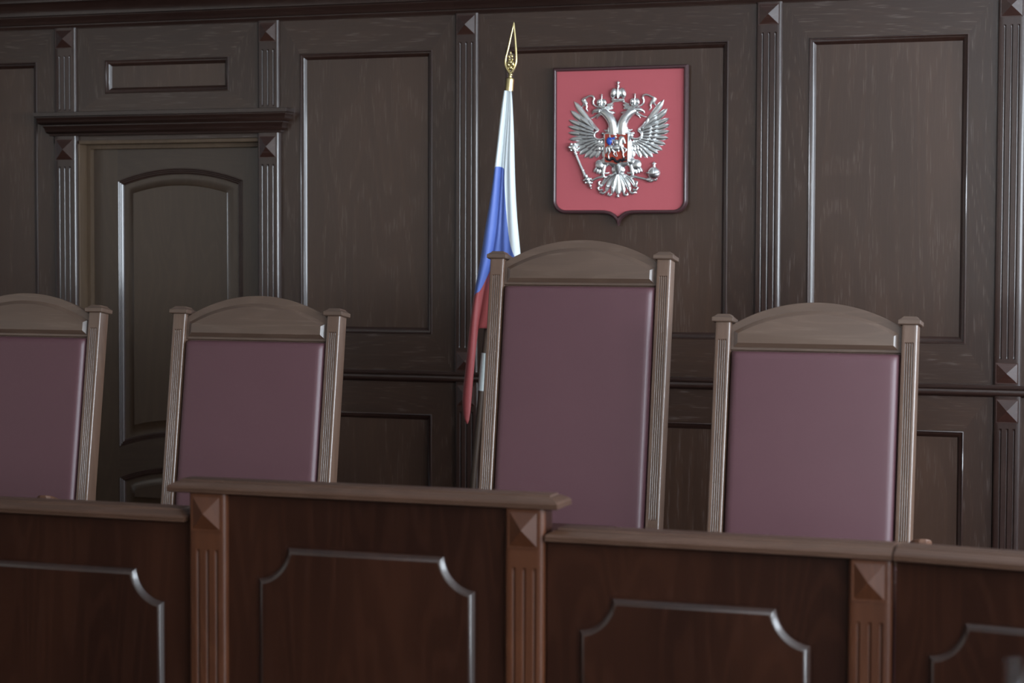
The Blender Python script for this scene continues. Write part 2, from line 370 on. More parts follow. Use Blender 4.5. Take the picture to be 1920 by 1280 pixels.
def arch_row(i, z, rise, up, n=24):            # one edge of an arched panel, moved in by i (up: the arch closes the top)
    w = (px1-px0)/2; R = (w*w+rise*rise)/(2*rise); c = (px0+px1)/2; zc = z+rise-R; r = R-i if up else R+i
    return [(x, zc+math.sqrt(r*r-(x-c)**2)) for x in [px0+i+(px1-px0-2*i)*k/n for k in range(n+1)]]
for lo, hi in ((zb, zt), (None, z2)):
    def ring(i):
        bot = arch_row(i, lo, .063, False) if lo else [(x, zb2+i) for x, _ in arch_row(i, hi, .063, True)]
        return bot, arch_row(i, hi, .063, True)
    for nm, pf, mt, sm_ in (('panel_moulding', DPROF, trimV, None), ('panel_bevel', DP2, doorV, 40)):
        mm = MB(); mm.grid([[(x, yl+dy, z) for x, z in ring(i)[0]+ring(i)[1][::-1]] for i, dy in pf], closed_u=True); mm.build(nm, mt, door, smooth=sm_)
    b_, t_ = ring(DP2[-1][0]); mm = MB(); mm.grid([[(x, yl+DP2[-1][1], z) for x, z in b_], [(x, yl+DP2[-1][1], z) for x, z in t_]])
    mm.build('raised_panel', doorV, door)
m = MB()      # jamb lining with a stop bead
m.box(DX0-.012, DX0+.006, -.006, .2, DAIS, DZ+.012); m.box(DX1-.006, DX1+.012, -.006, .2, DAIS, DZ+.012); m.box(DX0-.012, DX1+.012, -.006, .2, DZ-.006, DZ+.012)
for a, b in ((DX0+.004, DX0+.028), (DX1-.028, DX1)): m.box(a, b, .066, yl-.001, DAIS, DZ)
m.box(DX0+.028, DX1-.028, .066, yl-.001, DZ-.028, DZ)
m.build('door_frame', [wood('door casing wood', (0.075,0.046,0.026), (0.115,0.072,0.042), (.12,.09,.07), 'Z', .42, .1, poreamt=.15)], door, bevel=.003)

# ------------------------------------------------------------------ coat of arms
EY = -.035
def ex(cx): return -2.608 + (cx-545)*.000632
def ez(cy): return 2.526 - (cy-55)*.000607
emb = thing('coat_of_arms_plaque', (-2.608, 0, 2.16), 'red shield plaque with a silver double headed eagle hung on the panelled wall', 'coat of arms')
def shield_path(n=10):
    P = [(45,55),(1060,55),(1060,1065)]
    P += [(960+100*math.cos(a), 1065+100*math.sin(a)) for a in [PI/2*i/n for i in range(1,n+1)]]
    P += [(690,1165),(650,1166),(612,1174),(582,1192),(560,1218),(545,1256),(530,1218),(508,1192),(478,1174),(440,1166),(400,1165)]
    P += [(145-100*math.sin(a), 1065+100*math.cos(a)) for a in [PI/2*i/n for i in range(0,n+1)]]
    return [(ex(x), ez(y)) for x, y in P]
sp = shield_path()
m = MB(); m.prism(sp, -.012, -.001); m.build('backboard', frameM, emb)
m = MB(); m.sweep(sp, [(0,-.010),(0,-.026),(.002,-.032),(.006,-.036),(.011,-.036),(.015,-.032),(.017,-.025),(.0172,-.014)], fill=False); m.build('frame', frameM, emb, smooth=50)
m = MB(); rr = MB().sweep(sp, [(.016,0)]); m.prism([(p[0],p[2]) for p in rr[0]], -.019, -.011); tag(m.build('red_field', redM, emb), 'matt red painted field')
RF = -.019
def P3(cx, cy, h=0.0): return (ex(cx), RF-h, ez(cy))
U = .00062
def mir(pts, side): return [(1090-x if side else x, y, *r) for x, y, *r in pts]
def leaf(m, b, t, w, h, y0, base_w=.5, side=0, curve=0.0, n=9):
    if side: b, t = (1090-b[0], b[1]), (1090-t[0], t[1]); curve = -curve
    B = Vector((ex(b[0]), ez(b[1]))); T = Vector((ex(t[0]), ez(t[1]))); d = T-B; L = d.length; d /= L; nn = Vector((-d.y, d.x)); w *= U
    rows = []
    for i in range(n+1):
        s = i/n; c = B + d*L*s + nn*curve*U*math.sin(PI*s)
        wd = w/2*((base_w+(1-base_w)*min(1, s/.55)) if s < .7 else math.sqrt(max(0.0, 1-((s-.7)/.3)**2))) + 1e-5
        hh = h*(.55+.45*math.sin(PI*min(1, s*.9+.05)))
        rows.append([(c.x+nn.x*wd*k, RF-(y0+hh*(1-abs(k)**1.3)-(0 if abs(k)<1 else .8*y0)), c.y+nn.y*wd*k) for k in (-1,-.9,-.45,0,.45,.9,1)])
    m.grid(rows)
def tub(m, pts, rad, side=0, seg=8):
    pts = mir(pts, side); m.tube([P3(x, y, h) for x, y, h in pts], [r*U for r in rad] if isinstance(rad, (list, tuple)) else rad*U, seg)
def blb(m, cx, cy, rx, ry, hz, h=0.0, side=0, rot=0.0):
    if side: cx = 1090-cx; rot = -rot
    m.blob(P3(cx, cy, h), rx*U, hz, ry*U, rot=rot)
eag = MB()
blb(eag, 545, 680, 112, 150, .012, .004); blb(eag, 545, 835, 55, 40, .010, .003)
for s in (0, 1):
    blb(eag, 452, 575, 24, 22, .010, .006, s); blb(eag, 430, 560, 12, 12, .010, .008, s)
    leaf(eag, (450,640), (432,745), 40, .006, .004, .8, s)
eagle = eag.build('eagle', silver, emb, smooth=60); tag(eagle, 'shiny silver eagle in relief')
for s in (0, 1):
    m = MB()            # wing
    F = [((392,540),(206,312),46),((352,520),(180,380),44),((346,538),(166,452),38),((350,556),(160,500),36),((352,574),(162,549),36),((356,590),(170,600),36),
         ((364,604),(190,648),36),((376,614),(214,690),36),((388,622),(246,716),38),((402,630),(286,742),38),((416,634),(326,747),38),((428,634),(374,744),36)]
    for i, (b, t, w) in enumerate(F): leaf(m, b, t, w, .0045, .003, .55, s, curve=6 if i < 2 else 0)
    for i, (b, t, w) in enumerate(F[1:]):
        b2 = (b[0]+8, b[1]); e = (b[0]+(t[0]-b[0])*.56, b[1]+(t[1]-b[1])*.56-6); leaf(m, b2, e, w*.86, .005, .0075, .6, s)
    for i, (b, t, w) in enumerate(F[2:]):
        e = (b[0]+(t[0]-b[0])*.30, b[1]+(t[1]-b[1])*.30-3); leaf(m, (b[0]+14,b[1]-2), e, w*.8, .005, .012, .7, s)
    for q in ((330,480),(352,500)): leaf(m, (q[0]+34,q[1]+42), (q[0]-12,q[1]-26), 20, .005, .010, .6, s)
    for q, t in (((400,600),(396,640)),((420,612),(412,652)),((440,620),(432,662)),((404,640),(398,690)),((430,650),(420,696))): leaf(m, q, t, 30, .005, .010, .8, s)
    tub(m, [(392,540,.010),(376,548,.013),(364,566,.014),(368,588,.014),(388,603,.014),(415,606,.013),(440,596,.011)], [9,11,10,9,9,9,8], s)
    m.build('wing', silver, eagle, smooth=50)
    m = MB()            # neck, head and beak
    tub(m, [(512,565,.006),(512,520,.010),(506,480,.012),(488,445,.013),(464,418,.013),(440,398,.012),(420,390,.011)], [42,40,38,37,34,31,24], s, 12)
    blb(m, 428, 390, 36, 25, .013, .010, s, .25)
    tub(m, [(405,384,.013),(384,384,.013),(366,388,.012),(353,398,.010),(349,412,.008)], [19,17,13,8,3], s)
    tub(m, [(410,408,.010),(388,418,.009),(364,432,.008),(344,440,.007),(334,438,.006)], [9,8,6,5,3], s)
    tub(m, [(412,414,.009),(392,428,.008),(380,446,.006)], [8,6,3], s)
    blb(m, 421, 386, 7, 6, .006, .021, s)
    for b, t in (((440,366),(512,344)),((450,378),(508,368)),((458,392),(526,406)),((448,372),(500,356))): leaf(m, b, t, 18, .005, .010, .8, s)
    for b, t in (((500,470),(470,420)),((520,520),(500,450)),((492,540),(486,480)),((530,550),(520,480)),((505,556),(500,505)),((478,560),(476,515))): leaf(m, t, b, 20, .004, .019, .7, s)
    tub(m, [(486,520,.010),(470,535,.009),(452,538,.008),(438,532,.007)], [14,10,7,4], s)
    tub(m, [(478,545,.006),(462,556,.006),(444,556,.006)], [12,9,5], s)
    m.build('head', silver, eagle, smooth=60)
    m = MB()            # small crown
    tub(m, [(398,352,.010),(420,356,.012),(444,352,.010)], 9, s)
    for dx in (-20, 0, 20): blb(m, 420+dx, 322, 17 if dx else 14, 26, .010, .009, s, 0.25 if dx > 0 else (-0.25 if dx < 0 else 0))
    tub(m, [(420,300,.019),(420,322,.020),(420,345,.019)], 4, s); tub(m, [(420,298,.010),(420,282,.010)], 5, s)
    blb(m, 420, 280, 7, 7, .006, .010, s); blb(m, 420, 268, 4, 8, .004, .010, s); blb(m, 420, 268, 9, 4, .004, .010, s)
    m.build('small_crown', silver, eagle, smooth=60)
    m = MB()            # ribbons
    tub(m, [(518,314,.006),(500,328,.007),(482,338,.008),(462,345,.008)], [8,7,8,10], s)
    tub(m, [(398,360,.006),(372,352,.007),(356,336,.008),(353,314,.008),(362,296,.009),(356,278,.009),(338,272,.009),(318,276,.008),(298,288,.008),(276,298,.007)], [5,6,7,7,9,9,8,7,8,9], s)
    leaf(m, (272,296),(302,344),36,.005,.004,.9,s); leaf(m, (292,318),(266,356),14,.004,.004,.8,s)
    tub(m, [(298,336,.006),(306,352,.007),(300,370,.006),(314,390,.006)], [9,8,6,4], s)
    m.build('ribbon', silver, eagle, smooth=60)
    m = MB()            # leg
    blb(m, 408, 800, 40, 44, .013, .006, s, .5); blb(m, 440, 775, 34, 30, .012, .005, s)
    for b, t in (((390,800),(362,852)),((400,810),(384,862)),((414,815),(404,868)),((428,812),(424,858))): leaf(m, b, t, 22, .005, .010, .8, s)
    tub(m, [(470,792,.004),(452,806,.006),(445,826,.008)], [11,10,9], s)
    tub(m, [(446,800,.010),(438,838,.011),(432,862,.011),(436,884,.010)], [14,16,14,11], s)
    tub(m, [(434,846,.011),(450,860,.010),(470,858,.008),(478,852,.006)], [11,8,6,3], s); tub(m, [(430,880,.010),(452,890,.008),(462,884,.006)], [11,7,3], s)
    tub(m, [(430,884,.010),(398,892,.010),(372,902,.010),(350,914,.010)] if not s else [(430,884,.010),(388,894,.010),(352,902,.010),(322,912,.010)], [10,8,8,10], s)
    if s: tub(m, [(322,912,.010),(296,908,.010),(276,890,.013)], [16,14,6], s); tub(m, [(318,918,.010),(290,924,.012),(262,912,.016)], [12,9,4], s); tub(m, [(262,918,.012),(250,906,.016),(254,888,.018)], [8,7,3], s)
    m.build('leg', silver, eagle, smooth=60)
m = MB()                # large crown
tub(m, [(500,306,.008),(524,312,.012),(545,313,.013),(566,312,.012),(590,306,.008)], 12)
for dx, w in ((-36,25),(0,20),(36,25)): blb(m, 545+dx, 256, w, 40, .014, .010, 0, .22*(1 if dx>0 else -1 if dx<0 else 0))
tub(m, [(545,216,.020),(545,256,.025),(545,296,.020)], 6); tub(m, [(545,214,.012),(545,196,.012)], 9); blb(m, 545, 200, 11, 10, .009, .012)
blb(m, 545, 180, 6, 17, .006, .012); blb(m, 545, 178, 16, 6, .006, .012)
m.build('large_crown', silver, eagle, smooth=60)
m = MB()                # tail
tub(m, [(545,806,.008),(545,840,.012),(545,868,.010)], [34,22,12])
for t, w, c in (((545,1030),46,0),((500,1018),38,-6),((590,1018),38,6),((452,1004),38,-16),((638,1004),38,16),((412,968),34,-24),((678,968),34,24)):
    leaf(m, (545+(t[0]-545)*.08, 858), t, w, .008, .004, .35, 0, c, 12)
for s in (0, 1):
    tub(m, [(500,1018,.008),(486,1028,.010),(470,1022,.010),(474,1006,.008)], [9,11,9,5], s)
    tub(m, [(452,1000,.008),(434,1014,.010),(416,1004,.010),(404,1008,.006)], [10,11,9,5], s)
    tub(m, [(430,984,.008),(404,990,.010),(394,968,.010),(410,958,.008)], [10,10,8,5], s)
    tub(m, [(424,960,.008),(404,946,.010),(400,926,.010),(414,918,.008)], [12,11,9,5], s)
    tub(m, [(526,862,.008),(506,878,.009),(490,884,.008),(484,878,.006)], [10,8,6,3], s)
    blb(m, 466, 958, 15, 12, .012, .006, s); blb(m, 505, 968, 7, 10, .010, .006, s)
blb(m, 545, 1034, 14, 12, .010, .006)
m.build('tail', silver, eagle, smooth=60)
m = MB()                # sceptre
tub(m, [(214,690,.012),(250,770,.014),(284,845,.014),(296,872,.014)], [10,10,12,14]); blb(m, 204, 664, 30, 34, .012, .012, 0, .4)
for a in range(6): blb(m, 204+26*math.cos(a*PI/3), 660+26*math.sin(a*PI/3), 12, 12, .008, .016)
for q, r in (((224,712),15),((280,836),14),((300,880),20),((312,905),26),((326,930),20),((338,955),13),((346,972),7)): blb(m, q[0], q[1], r, r*.8, .010, .012, 0, .4)
for q in ((288,912),(338,900),(300,930),(346,930)): blb(m, q[0], q[1], 11, 9, .008, .010)
m.build('sceptre', silver, eagle, smooth=60)
m = MB()                # orb
blb(m, 818, 862, 49, 49, .022, .012); tub(m, [(770,858,.030),(794,866,.034),(818,868,.036),(842,866,.034),(866,858,.030)], 5)
tub(m, [(818,814,.020),(818,836,.032),(818,866,.037)], 5); tub(m, [(818,814,.012),(818,800,.012)], 10)
blb(m, 818, 792, 8, 18, .007, .012); blb(m, 818, 790, 18, 8, .007, .012)
m.build('orb', silver, eagle, smooth=60)
# central escutcheon
esc = [(443,556),(633,556),(633,762)] + [(609+24*math.cos(a), 762+24*math.sin(a)) for a in [PI/2*i/6 for i in range(1,7)]] + [(574,787),(556,792),(538,804),(520,792),(502,787)] + [(467-24*math.sin(a), 762+24*math.cos(a)) for a in [PI/2*i/6 for i in range(0,7)]]
esc = [(ex(x), ez(y)) for x, y in esc]
m = MB(); m.prism([(x, z) for x, z in MB().sweep(esc, [(.001,0)])[0] and [(p[0],p[2]) for p in MB().sweep(esc, [(.001,0)])[0]]], RF-.024, RF-.010)
inner = m.build('inner_shield', shieldR, emb); tag(inner, 'small red shield with a silver horseman')
m = MB(); m.sweep(esc, [(0,RF-.010),(0,RF-.027),(.002,RF-.029),(.0048,RF-.029),(.006,RF-.027),(.0062,RF-.0235)], fill=False); m.build('shield_border', silver, inner, smooth=50)
m = MB(); H0 = .027
def hb(cx, cy, rx, ry, hz=.006, rot=0.0): blb(m, cx, cy, rx, ry, hz, H0, 0, rot)
def ht(pts, r): tub(m, [(x, y, H0) for x, y in pts], r, 0, 7)
hb(535,672,44,24,.009,.05); hb(498,668,24,24,.008); hb(572,660,26,28,.008)
ht([(566,650),(570,620),(584,598)], [22,20,16]); hb(580,600,22,20,.008); hb(584,612,22,20,.007); ht([(592,604),(600,622),(604,638)], [14,12,9]); hb(568,640,20,20,.008)
ht([(560,600),(575,585),(596,590)], [8,9,6])
ht([(482,672),(490,702),(480,718),(484,750)], [15,10,6,5]); ht([(484,750),(492,756)], [6,6])
ht([(510,684),(524,702),(518,716),(540,738)], [14,10,6,5]); ht([(580,672),(592,706),(590,724),(600,750)], [13,9,6,5])
ht([(584,668),(606,676),(616,682),(606,704),(596,706)], [12,9,7,5,6]); ht([(478,660),(466,672),(468,696),(460,714)], [8,10,9,3])
hb(540,630,18,24,.009,-.1); hb(534,588,12,13,.008); ht([(530,618),(500,604),(492,586),(488,574)], [10,8,7,6]); ht([(548,634),(560,626),(566,620)], [8,7,5])
ht([(544,650),(560,672),(556,698)], [11,8,7]); ht([(488,574),(520,650),(548,735)], 3.2)
m.build('horseman', silver, inner, smooth=60)
m = MB(); hb(486,618,22,28,.008,.1); hb(498,602,16,12,.007); hb(518,598,18,9,.006,.3); m.build('cape', blueM, inner, smooth=60)
m = MB(); ht([(458,738),(470,756),(492,764),(510,746),(524,750),(534,768),(556,776),(570,758),(584,768),(606,760),(622,764)], [3,7,9,11,9,12,11,9,10,8,4])
ht([(586,752),(604,744),(618,734)], [8,5,3]); hb(600,760,14,8,.006); hb(520,752,14,11,.006); m.build('dragon', blackM, inner, smooth=60)

# ------------------------------------------------------------------ flag on its pole
FY = -.52
flag = thing('flag_on_pole', (-3.18, FY, DAIS), 'white blue and red flag draped round a leaning pole with a gilt spearhead', 'flag')
def fp(px, py, dy=0.0):      # photo-measured outline turned into metres in the upright plane of the pole
    # least-squares fit of that plane: X, Z in metres
    return Vector((FX(px, py), FY+dy, FZ(px, py)))
def FX(px, py): return FA[0] + FA[1]*px + FA[2]*py + FA[3]*px*px + FA[4]*px*py
def FZ(px, py): return FB[0] + FB[1]*px + FB[2]*py + FB[3]*px*px + FB[4]*px*py
FA = (-5.553439472874592, 0.0029295182041264908, -2.1019733030797256e-05, -2.313897941703079e-07, 2.980443383087707e-08)
FB = (2.876651617471055, -8.80047491876525e-05, -0.0025730692986386627, -2.792286296117181e-09, 2.1823766587734532e-07)
base = fp(868, 1095); base.z = DAIS
top = fp(956, 152)
ax = (top-base).normalized()
def along(t): return base + (top-base)*t
m = MB(); m.lathe([(.16,DAIS),(.165,DAIS+.012),(.15,DAIS+.03),(.06,DAIS+.05),(.035,DAIS+.09),(.03,DAIS+.16),(.02,DAIS+.165)], base.x, FY, 28); m.build('base', poleM, flag, smooth=40)
m = MB(); m.tube([along(.03), along(1.0)], .0135, 16); m.build('pole', poleM, flag, smooth=50)
m = MB(); m.tube([along(.398), along(.472)], .0165, 24); m.build('ferrule', chrome, flag, smooth=40)
m = MB()
c0, c1 = fp(954.5, 171), fp(956.5, 148)
m.tube([c0, c0+(c1-c0)*.9, c1, c1+ax*.004], [.0185,.0185,.0175,.010], 20)
m.build('collar', gold, flag, smooth=40)
m = MB()                 # openwork spearhead: a loop of two blades, an eagle-like relief inside
Lp = [(957,139),(951.5,131),(948,121),(948.5,110),(952,96),(957,74),(963.5,46)]; Rp = [(957.5,139),(963,131),(967,120),(968,110),(967.5,96),(966,74),(963.5,46)]
def spl(P, n=6):
    out = []
    for i in range(len(P)-1):
        p0, p1, p2, p3 = P[max(i-1,0)], P[i], P[i+1], P[min(i+2,len(P)-1)]
        for k in range(n):
            t = k/n; out.append(tuple(.5*((2*b)+(-a+c)*t+(2*a-5*b+4*c-d)*t*t+(-a+3*b-3*c+d)*t**3) for a, b, c, d in zip(p0,p1,p2,p3)))
    return out+[P[-1]]
for Q in (Lp, Rp):
    q = spl(Q); m.tube([fp(*a) for a in q], [.0068-.0030*abs(i/len(q)) for i in range(len(q))], 10, flat=1.0)
a, b = fp(956,150), fp(957.3,137); m.tube([a, b], [.010,.007], 14)
m.blob(fp(957.3,141), .010, .010, .008)
m.blob(fp(963.5,45.5), .0028, .0028, .006)
spear = m.build('spearhead', gold, flag, smooth=50)
m = MB()
for px, py, rx, rz in ((957.5,128,.010,.012),(957.5,118,.012,.012),(954,122,.007,.014),(962,121,.007,.014),(955.5,108,.006,.009),(960.5,107,.006,.009),(958.5,101,.004,.009),(956,113,.006,.006),(961,113,.006,.006),(954,129,.005,.006),(961,130,.005,.006)):
    m.blob(fp(px,py,-.003+random.uniform(-.002,.002)), rx, .007, rz, 10, 6)
m.build('relief', gold, spear, smooth=60)
# cloth: columns from the left silhouette to the right, zig-zagging in depth; rows grouped by stripe
CL = [  # (points), depth, white/blue y, blue/red y
 ([(946,171),(940,215),(934,290),(926,350),(912,430),(903,490),(891,555),(884,610),(876,690),(869,752),(872,768)], -.018, 345, 557),
 ([(948,171),(942.5,215),(936,290),(930,350),(917,430),(908,490),(896,555),(888,610),(880,690),(873,757),(876,776)], -.050, 314, 552),
 ([(950,171),(946,215),(940,290),(935,350),(925,430),(917,490),(903,549),(895,610),(888,690),(881,745),(883,790)], -.066, 311, 547),
 ([(952.5,171),(950,215),(945,290),(941,350),(933,430),(924,490),(907,548),(901.5,613),(896,690),(893.5,735),(890,801)], -.052, 311, 546),
 ([(953.5,171),(952,215),(947.5,290),(943.5,350),(936,430),(925,490),(910,546),(903,585),(897,613)], -.026, 313, 520),
 ([(955,171),(954,215),(950,290),(946.5,350),(941,430),(932,490),(921,546),(914,585),(907,613)], -.052, 313, 500),
 ([(956.5,171),(956.5,215),(952.5,290),(950,350),(946,430),(941,490),(934,545),(927,585),(920,614)], -.030, 317, 500),
 ([(957.5,172),(958,215),(954,290),(952.5,350),(951,430),(953,475),(952,520),(946,570),(938,615)], -.060, 328, 520),
 ([(958.5,172),(959.5,215),(958,290),(957.5,350),(957.5,430),(961,476),(962,520),(958,570),(952,616)], -.040, 452, 560),
 ([(960,172),(962.5,215),(963,290),(965,350),(968,430),(972,480),(972,520),(970,570),(966,618)], -.066, 482, 580),
 ([(961.5,172),(965,206),(968,240),(970.5,300),(974,370),(979,430),(985,475),(988,530),(990,620)], -.036, 515, 590),
 ([(961,173),(963,206),(965,240),(967,300),(969,370),(972,430),(976,475),(979,530),(981,622)], -.012, 520, 595)]
def at_y(P, y):
    for (x0,y0),(x1,y1) in zip(P, P[1:]):
        if y <= y1: return x0+(x1-x0)*(y-y0)/(y1-y0)
    return P[-1][0]
cols = []
for P, d, wb, br in CL:
    P = spl(P, 5); y0, y1 = P[0][1], P[-1][1]
    ysq = [y0+(wb-y0)*k/7 for k in range(8)] + [wb+(br-wb)*k/8 for k in range(1,9)] + [br+(y1-br)*k/9 for k in range(1,10)]
    n = len(ysq)
    cols.append([fp(at_y(P, y), y, d*(.35+.65*min(1,(y-170)/150))-.004) for y in ysq])
nr = len(cols[0]); m = MB(); vs = [p for c in cols for p in c]; fs = {0:[],1:[],2:[]}
for j in range(len(cols)-1):
    for i in range(nr-1):
        fs[0 if i < 7 else 1 if i < 15 else 2].append((j*nr+i, (j+1)*nr+i, (j+1)*nr+i+1, j*nr+i+1))
o0 = 0
m.v = [tuple(v) for v in vs]
for k in fs:
    for f in fs[k]: m.f.append(f); m.m.append(k)
cloth = m.build('flag_cloth', [fwhite, fblue, fred], flag, smooth=180)
sm = cloth.modifiers.new('smooth folds', 'SUBSURF'); sm.levels = 2; sm.render_levels = 2
so = cloth.modifiers.new('cloth', 'SOLIDIFY'); so.thickness = .0012

# ------------------------------------------------------------------ judges' chairs
TA = math.radians(8.5); H0C = 1.27
def B(u, v, w):      # point on the reclined back: u across, v up, w towards the sitter
    return (u, (v-H0C)*math.sin(TA) - w*math.cos(TA), H0C + (v-H0C)*math.cos(TA) + w*math.sin(TA))
def make_chair(ext, label, adz=0.0, arms=True):
    t = thing('judge_armchair', (0,0,0), label, 'chair', 'high backed judges armchairs behind the bench')
    hb_, ap, sprg, ct = 1.190+ext, 1.362+ext, 1.278+ext, 1.286+ext
    HW, PW = .354, .054
    for s in (-1, 1):
        m = MB(); x0, x1 = (-HW, -HW+PW) if s < 0 else (HW-PW, HW)
        fluted(m, x0, x1, .30, ct, .545, ct-.060, 0.0, .062, nfl=4, pitch=.0078, gw=.0072, gd=.0048, ch=.0050, xf=lambda p: B(p[0], p[2], -p[1]-.062))
        post = m.build('back_post', chairV, t, smooth=40)
        m = MB(); o = .011
        lev = [(ct,.004),(ct+.003,0),(ct+.0165,0),(ct+.018,.003),(ct+.026,.013),(ct+.0285,.014),(ct+.030,.0165)]
        rows = [[B(*p) for p in ((x0-o+i, z, -.062-o+i), (x1+o-i, z, -.062-o+i), (x1+o-i, z, o-i), (x0-o+i, z, o-i))] for z, i in lev]
        m.grid(rows, closed_u=True); m.add(rows[0], [(0,1,2,3)]); m.add(rows[-1], [(0,1,2,3)]); m.build('post_cap', chairH, post, bevel=.001)
        # rear leg below the back
        m = MB(); q0 = B(0,.30,0)[1]
        rows = [[(x0,q0-.0,.36),(x1,q0,.36),(x1,q0+.062,.36),(x0,q0+.062,.36)], [(x0+.006,q0+.02,0),(x1-.006,q0+.02,0),(x1-.006,q0+.066,0),(x0+.006,q0+.066,0)]]
        m.grid(rows, closed_u=True); m.add(rows[0], [(0,1,2,3)]); m.add(rows[1], [(0,1,2,3)]); m.build('leg', chairV, t, bevel=.003)
    # arched head board with a bevelled raised field
    m = MB(); wI = HW-PW
    outl = [(-wI,hb_),(wI,hb_)] + arc(-wI, wI, sprg, ap-sprg, 28)[::-1]
    m.prism(outl, -.022, .0); m.v = [B(x, z, -.022-y-.022) if False else B(x, z, -(y+.022)-.020) for x, y, z in m.v]
    # front at w=-.020, back at w=-.042
    hd = m.build('head_board', chairH, t, bevel=.002)
    m = MB(); ins = .012; fo = [(-wI+ins,hb_+.010),(wI-ins,hb_+.010)] + arc(-wI+ins, wI-ins, sprg-.022, ap-sprg-.008, 28)[::-1]
    m.sweep(fo, [(0,0),(0,-.002),(.0145,-.0135),(.0150,-.0136)]); m.v = [B(x, z, -.0199-y) for x, y, z in m.v]
    m.build('raised_field', chairH, hd, smooth=20)
    # upholstered back
    m = MB(); v0, v1 = .40, hb_-.003; nx, nz = 22, 30; ww = wI-.002; r = .030
    def edge(d): return 1-(1-min(1, d/r))**2.4
    us = [ww*math.copysign(1-(1-abs(k))**1.0, k) for k in [-1+2*i/nx for i in range(nx+1)]]
    us = sorted(set([-ww,-ww+.003,-ww+.008,-ww+.015,-ww+.023,-ww+.034]+[u for u in us if abs(u) < ww-.04]+[ww,ww-.003,ww-.008,ww-.015,ww-.023,ww-.034]))
    vz = [v0,v0+.004,v0+.012,v0+.03]+[v0+.05+(v1-v0-.1)*i/12 for i in range(13)]+[v1-.03,v1-.016,v1-.008,v1-.003,v1]
    rows = [[B(u, v, -.034 + .040*math.sqrt(max(0,edge(ww-abs(u))))*math.sqrt(max(0,edge(min(v-v0, v1-v)*1.5))) + .006*(1-(u/ww)**2)) for u in us] for v in vz]
    m.grid(rows); m.build('back_cushion', leather, t, smooth=180)
    m = MB(); m.prism([(-wI,.36),(wI,.36),(wI,hb_+.02),(-wI,hb_+.02)], 0, .016); m.v = [B(x, z, -y-.036) for x, y, z in m.v]; m.build('back_panel', chairV, t)
    # seat, arms, front legs
    yb = B(0,.47,0)[1]
    m = MB(); m.loft_rect(-.325,.325, yb-.56, yb+.02, [(.33,.002),(.335,0),(.405,0),(.41,.003)]); m.build('seat_frame', chairH, t)
    m = MB(); m.loft_rect(-.315,.315, yb-.55, yb-.01, [(.41,.004),(.42,0),(.46,0),(.478,.008),(.488,.022),(.492,.05),(.493,.12)]); m.build('seat', leather, t, smooth=60)
    for s in ((-1, 1) if arms else ()):
        ya = B(0,.57,0)[1]
        path = spl([(.350*s,ya+.02,.530+adz-(.022 if s < 0 else 0)),(.375*s,ya-.12,.540+adz-(.022 if s < 0 else 0)),(.405*s,ya-.27,.574+adz-(.022 if s < 0 else 0)),(.438*s,ya-.40,.615+adz-(.022 if s < 0 else 0)),(.460*s,ya-.485,.636+adz-(.022 if s < 0 else 0))], 5)
        m = MB(); rows = []
        for i, p in enumerate(path):
            a = path[max(i-1,0)]; b = path[min(i+1,len(path)-1)]; d = Vector((b[0]-a[0], b[1]-a[1], 0)).normalized(); nn = Vector((-d.y, d.x, 0))
            k = min(1, (len(path)-1-i)/3.0); wd = .034*math.sqrt(max(.12, 1-(1-k)**2)); rows.append([Vector(p)+nn*wd*c+Vector((0,0,z)) for c, z in ((-1,-.036),(-1,-.006),(-.8,0),(.8,0),(1,-.006),(1,-.036))])
        m.grid(rows, closed_u=True); m.add(rows[0], [tuple(range(6))]); m.add(rows[-1], [tuple(range(6))])
        m.build('armrest', armM, t, bevel=.003)
        m = MB(); m.tube([(.335*s, yb-.50, .40), (.385*s, yb-.44, .50), (.412*s, yb-.40, .565+adz)], [.022,.02,.024], 10); m.build('arm_support', chairV, t, smooth=60)
    for s in (-1, 1):
        m = MB(); m.loft_rect(.30*s-.026,.30*s+.026, yb-.545, yb-.493, [(0,.008),(.20,.003),(.33,0)]); m.build('leg', chairV, t, bevel=.003)
    return t
ch_low = make_chair(0.0, 'low backed burgundy leather armchair second from the left, in front of the door')
ch_low.location = (-3.477, -2.0, DAIS)
c4 = copy_tree(ch_low); c4.location = (-1.320, -2.0, DAIS); c4['label'] = 'low backed burgundy leather armchair right of the tallest chair, at the right end'
c1 = copy_tree(ch_low); c1.location = (-4.506, -2.0, DAIS); c1['label'] = 'burgundy leather armchair at the far left, cut by the left edge of the picture'
ch_tall = make_chair(.220, 'tallest burgundy leather armchair under the coat of arms, beside the flag', arms=False)
ch_tall.location = (-2.259, -1.777, DAIS)

# ------------------------------------------------------------------ judges' bench in four sections
MPROF = [(0,-.0005),(.0015,.003),(.004,.003),(.0055,-.001),(.008,-.003),(.012,-.0075),(.017,-.0110),(.022,-.0125),(.023,-.0125)]
def notched(x0, x1, z0, z1, r, i=0.0, n=12):      # scalloped corners, moved in by i
    P = []; q = math.asin(i/(r+i)) if i > 0 else 0.0
    for cx, cz, a0 in ((x0,z0,0), (x1,z0,PI/2), (x1,z1,PI), (x0,z1,1.5*PI)):
        for k in range(n+1):
            t = a0 + (PI/2-q) - (PI/2-2*q)*k/n
            P.append((cx+(r+i)*math.cos(t), cz+(r+i)*math.sin(t)))
    return P
CAPL = [(-.030,.014),(-.028,.003),(-.026,0),(-.0215,0),(-.0205,.002),(-.0195,.002),(-.0185,0),(-.014,0),(-.012,.002),(-.009,.0035),(-.005,.011),(-.001,.019),(.001,.022),(.0015,.027),(.006,.029),(.007,.032)]
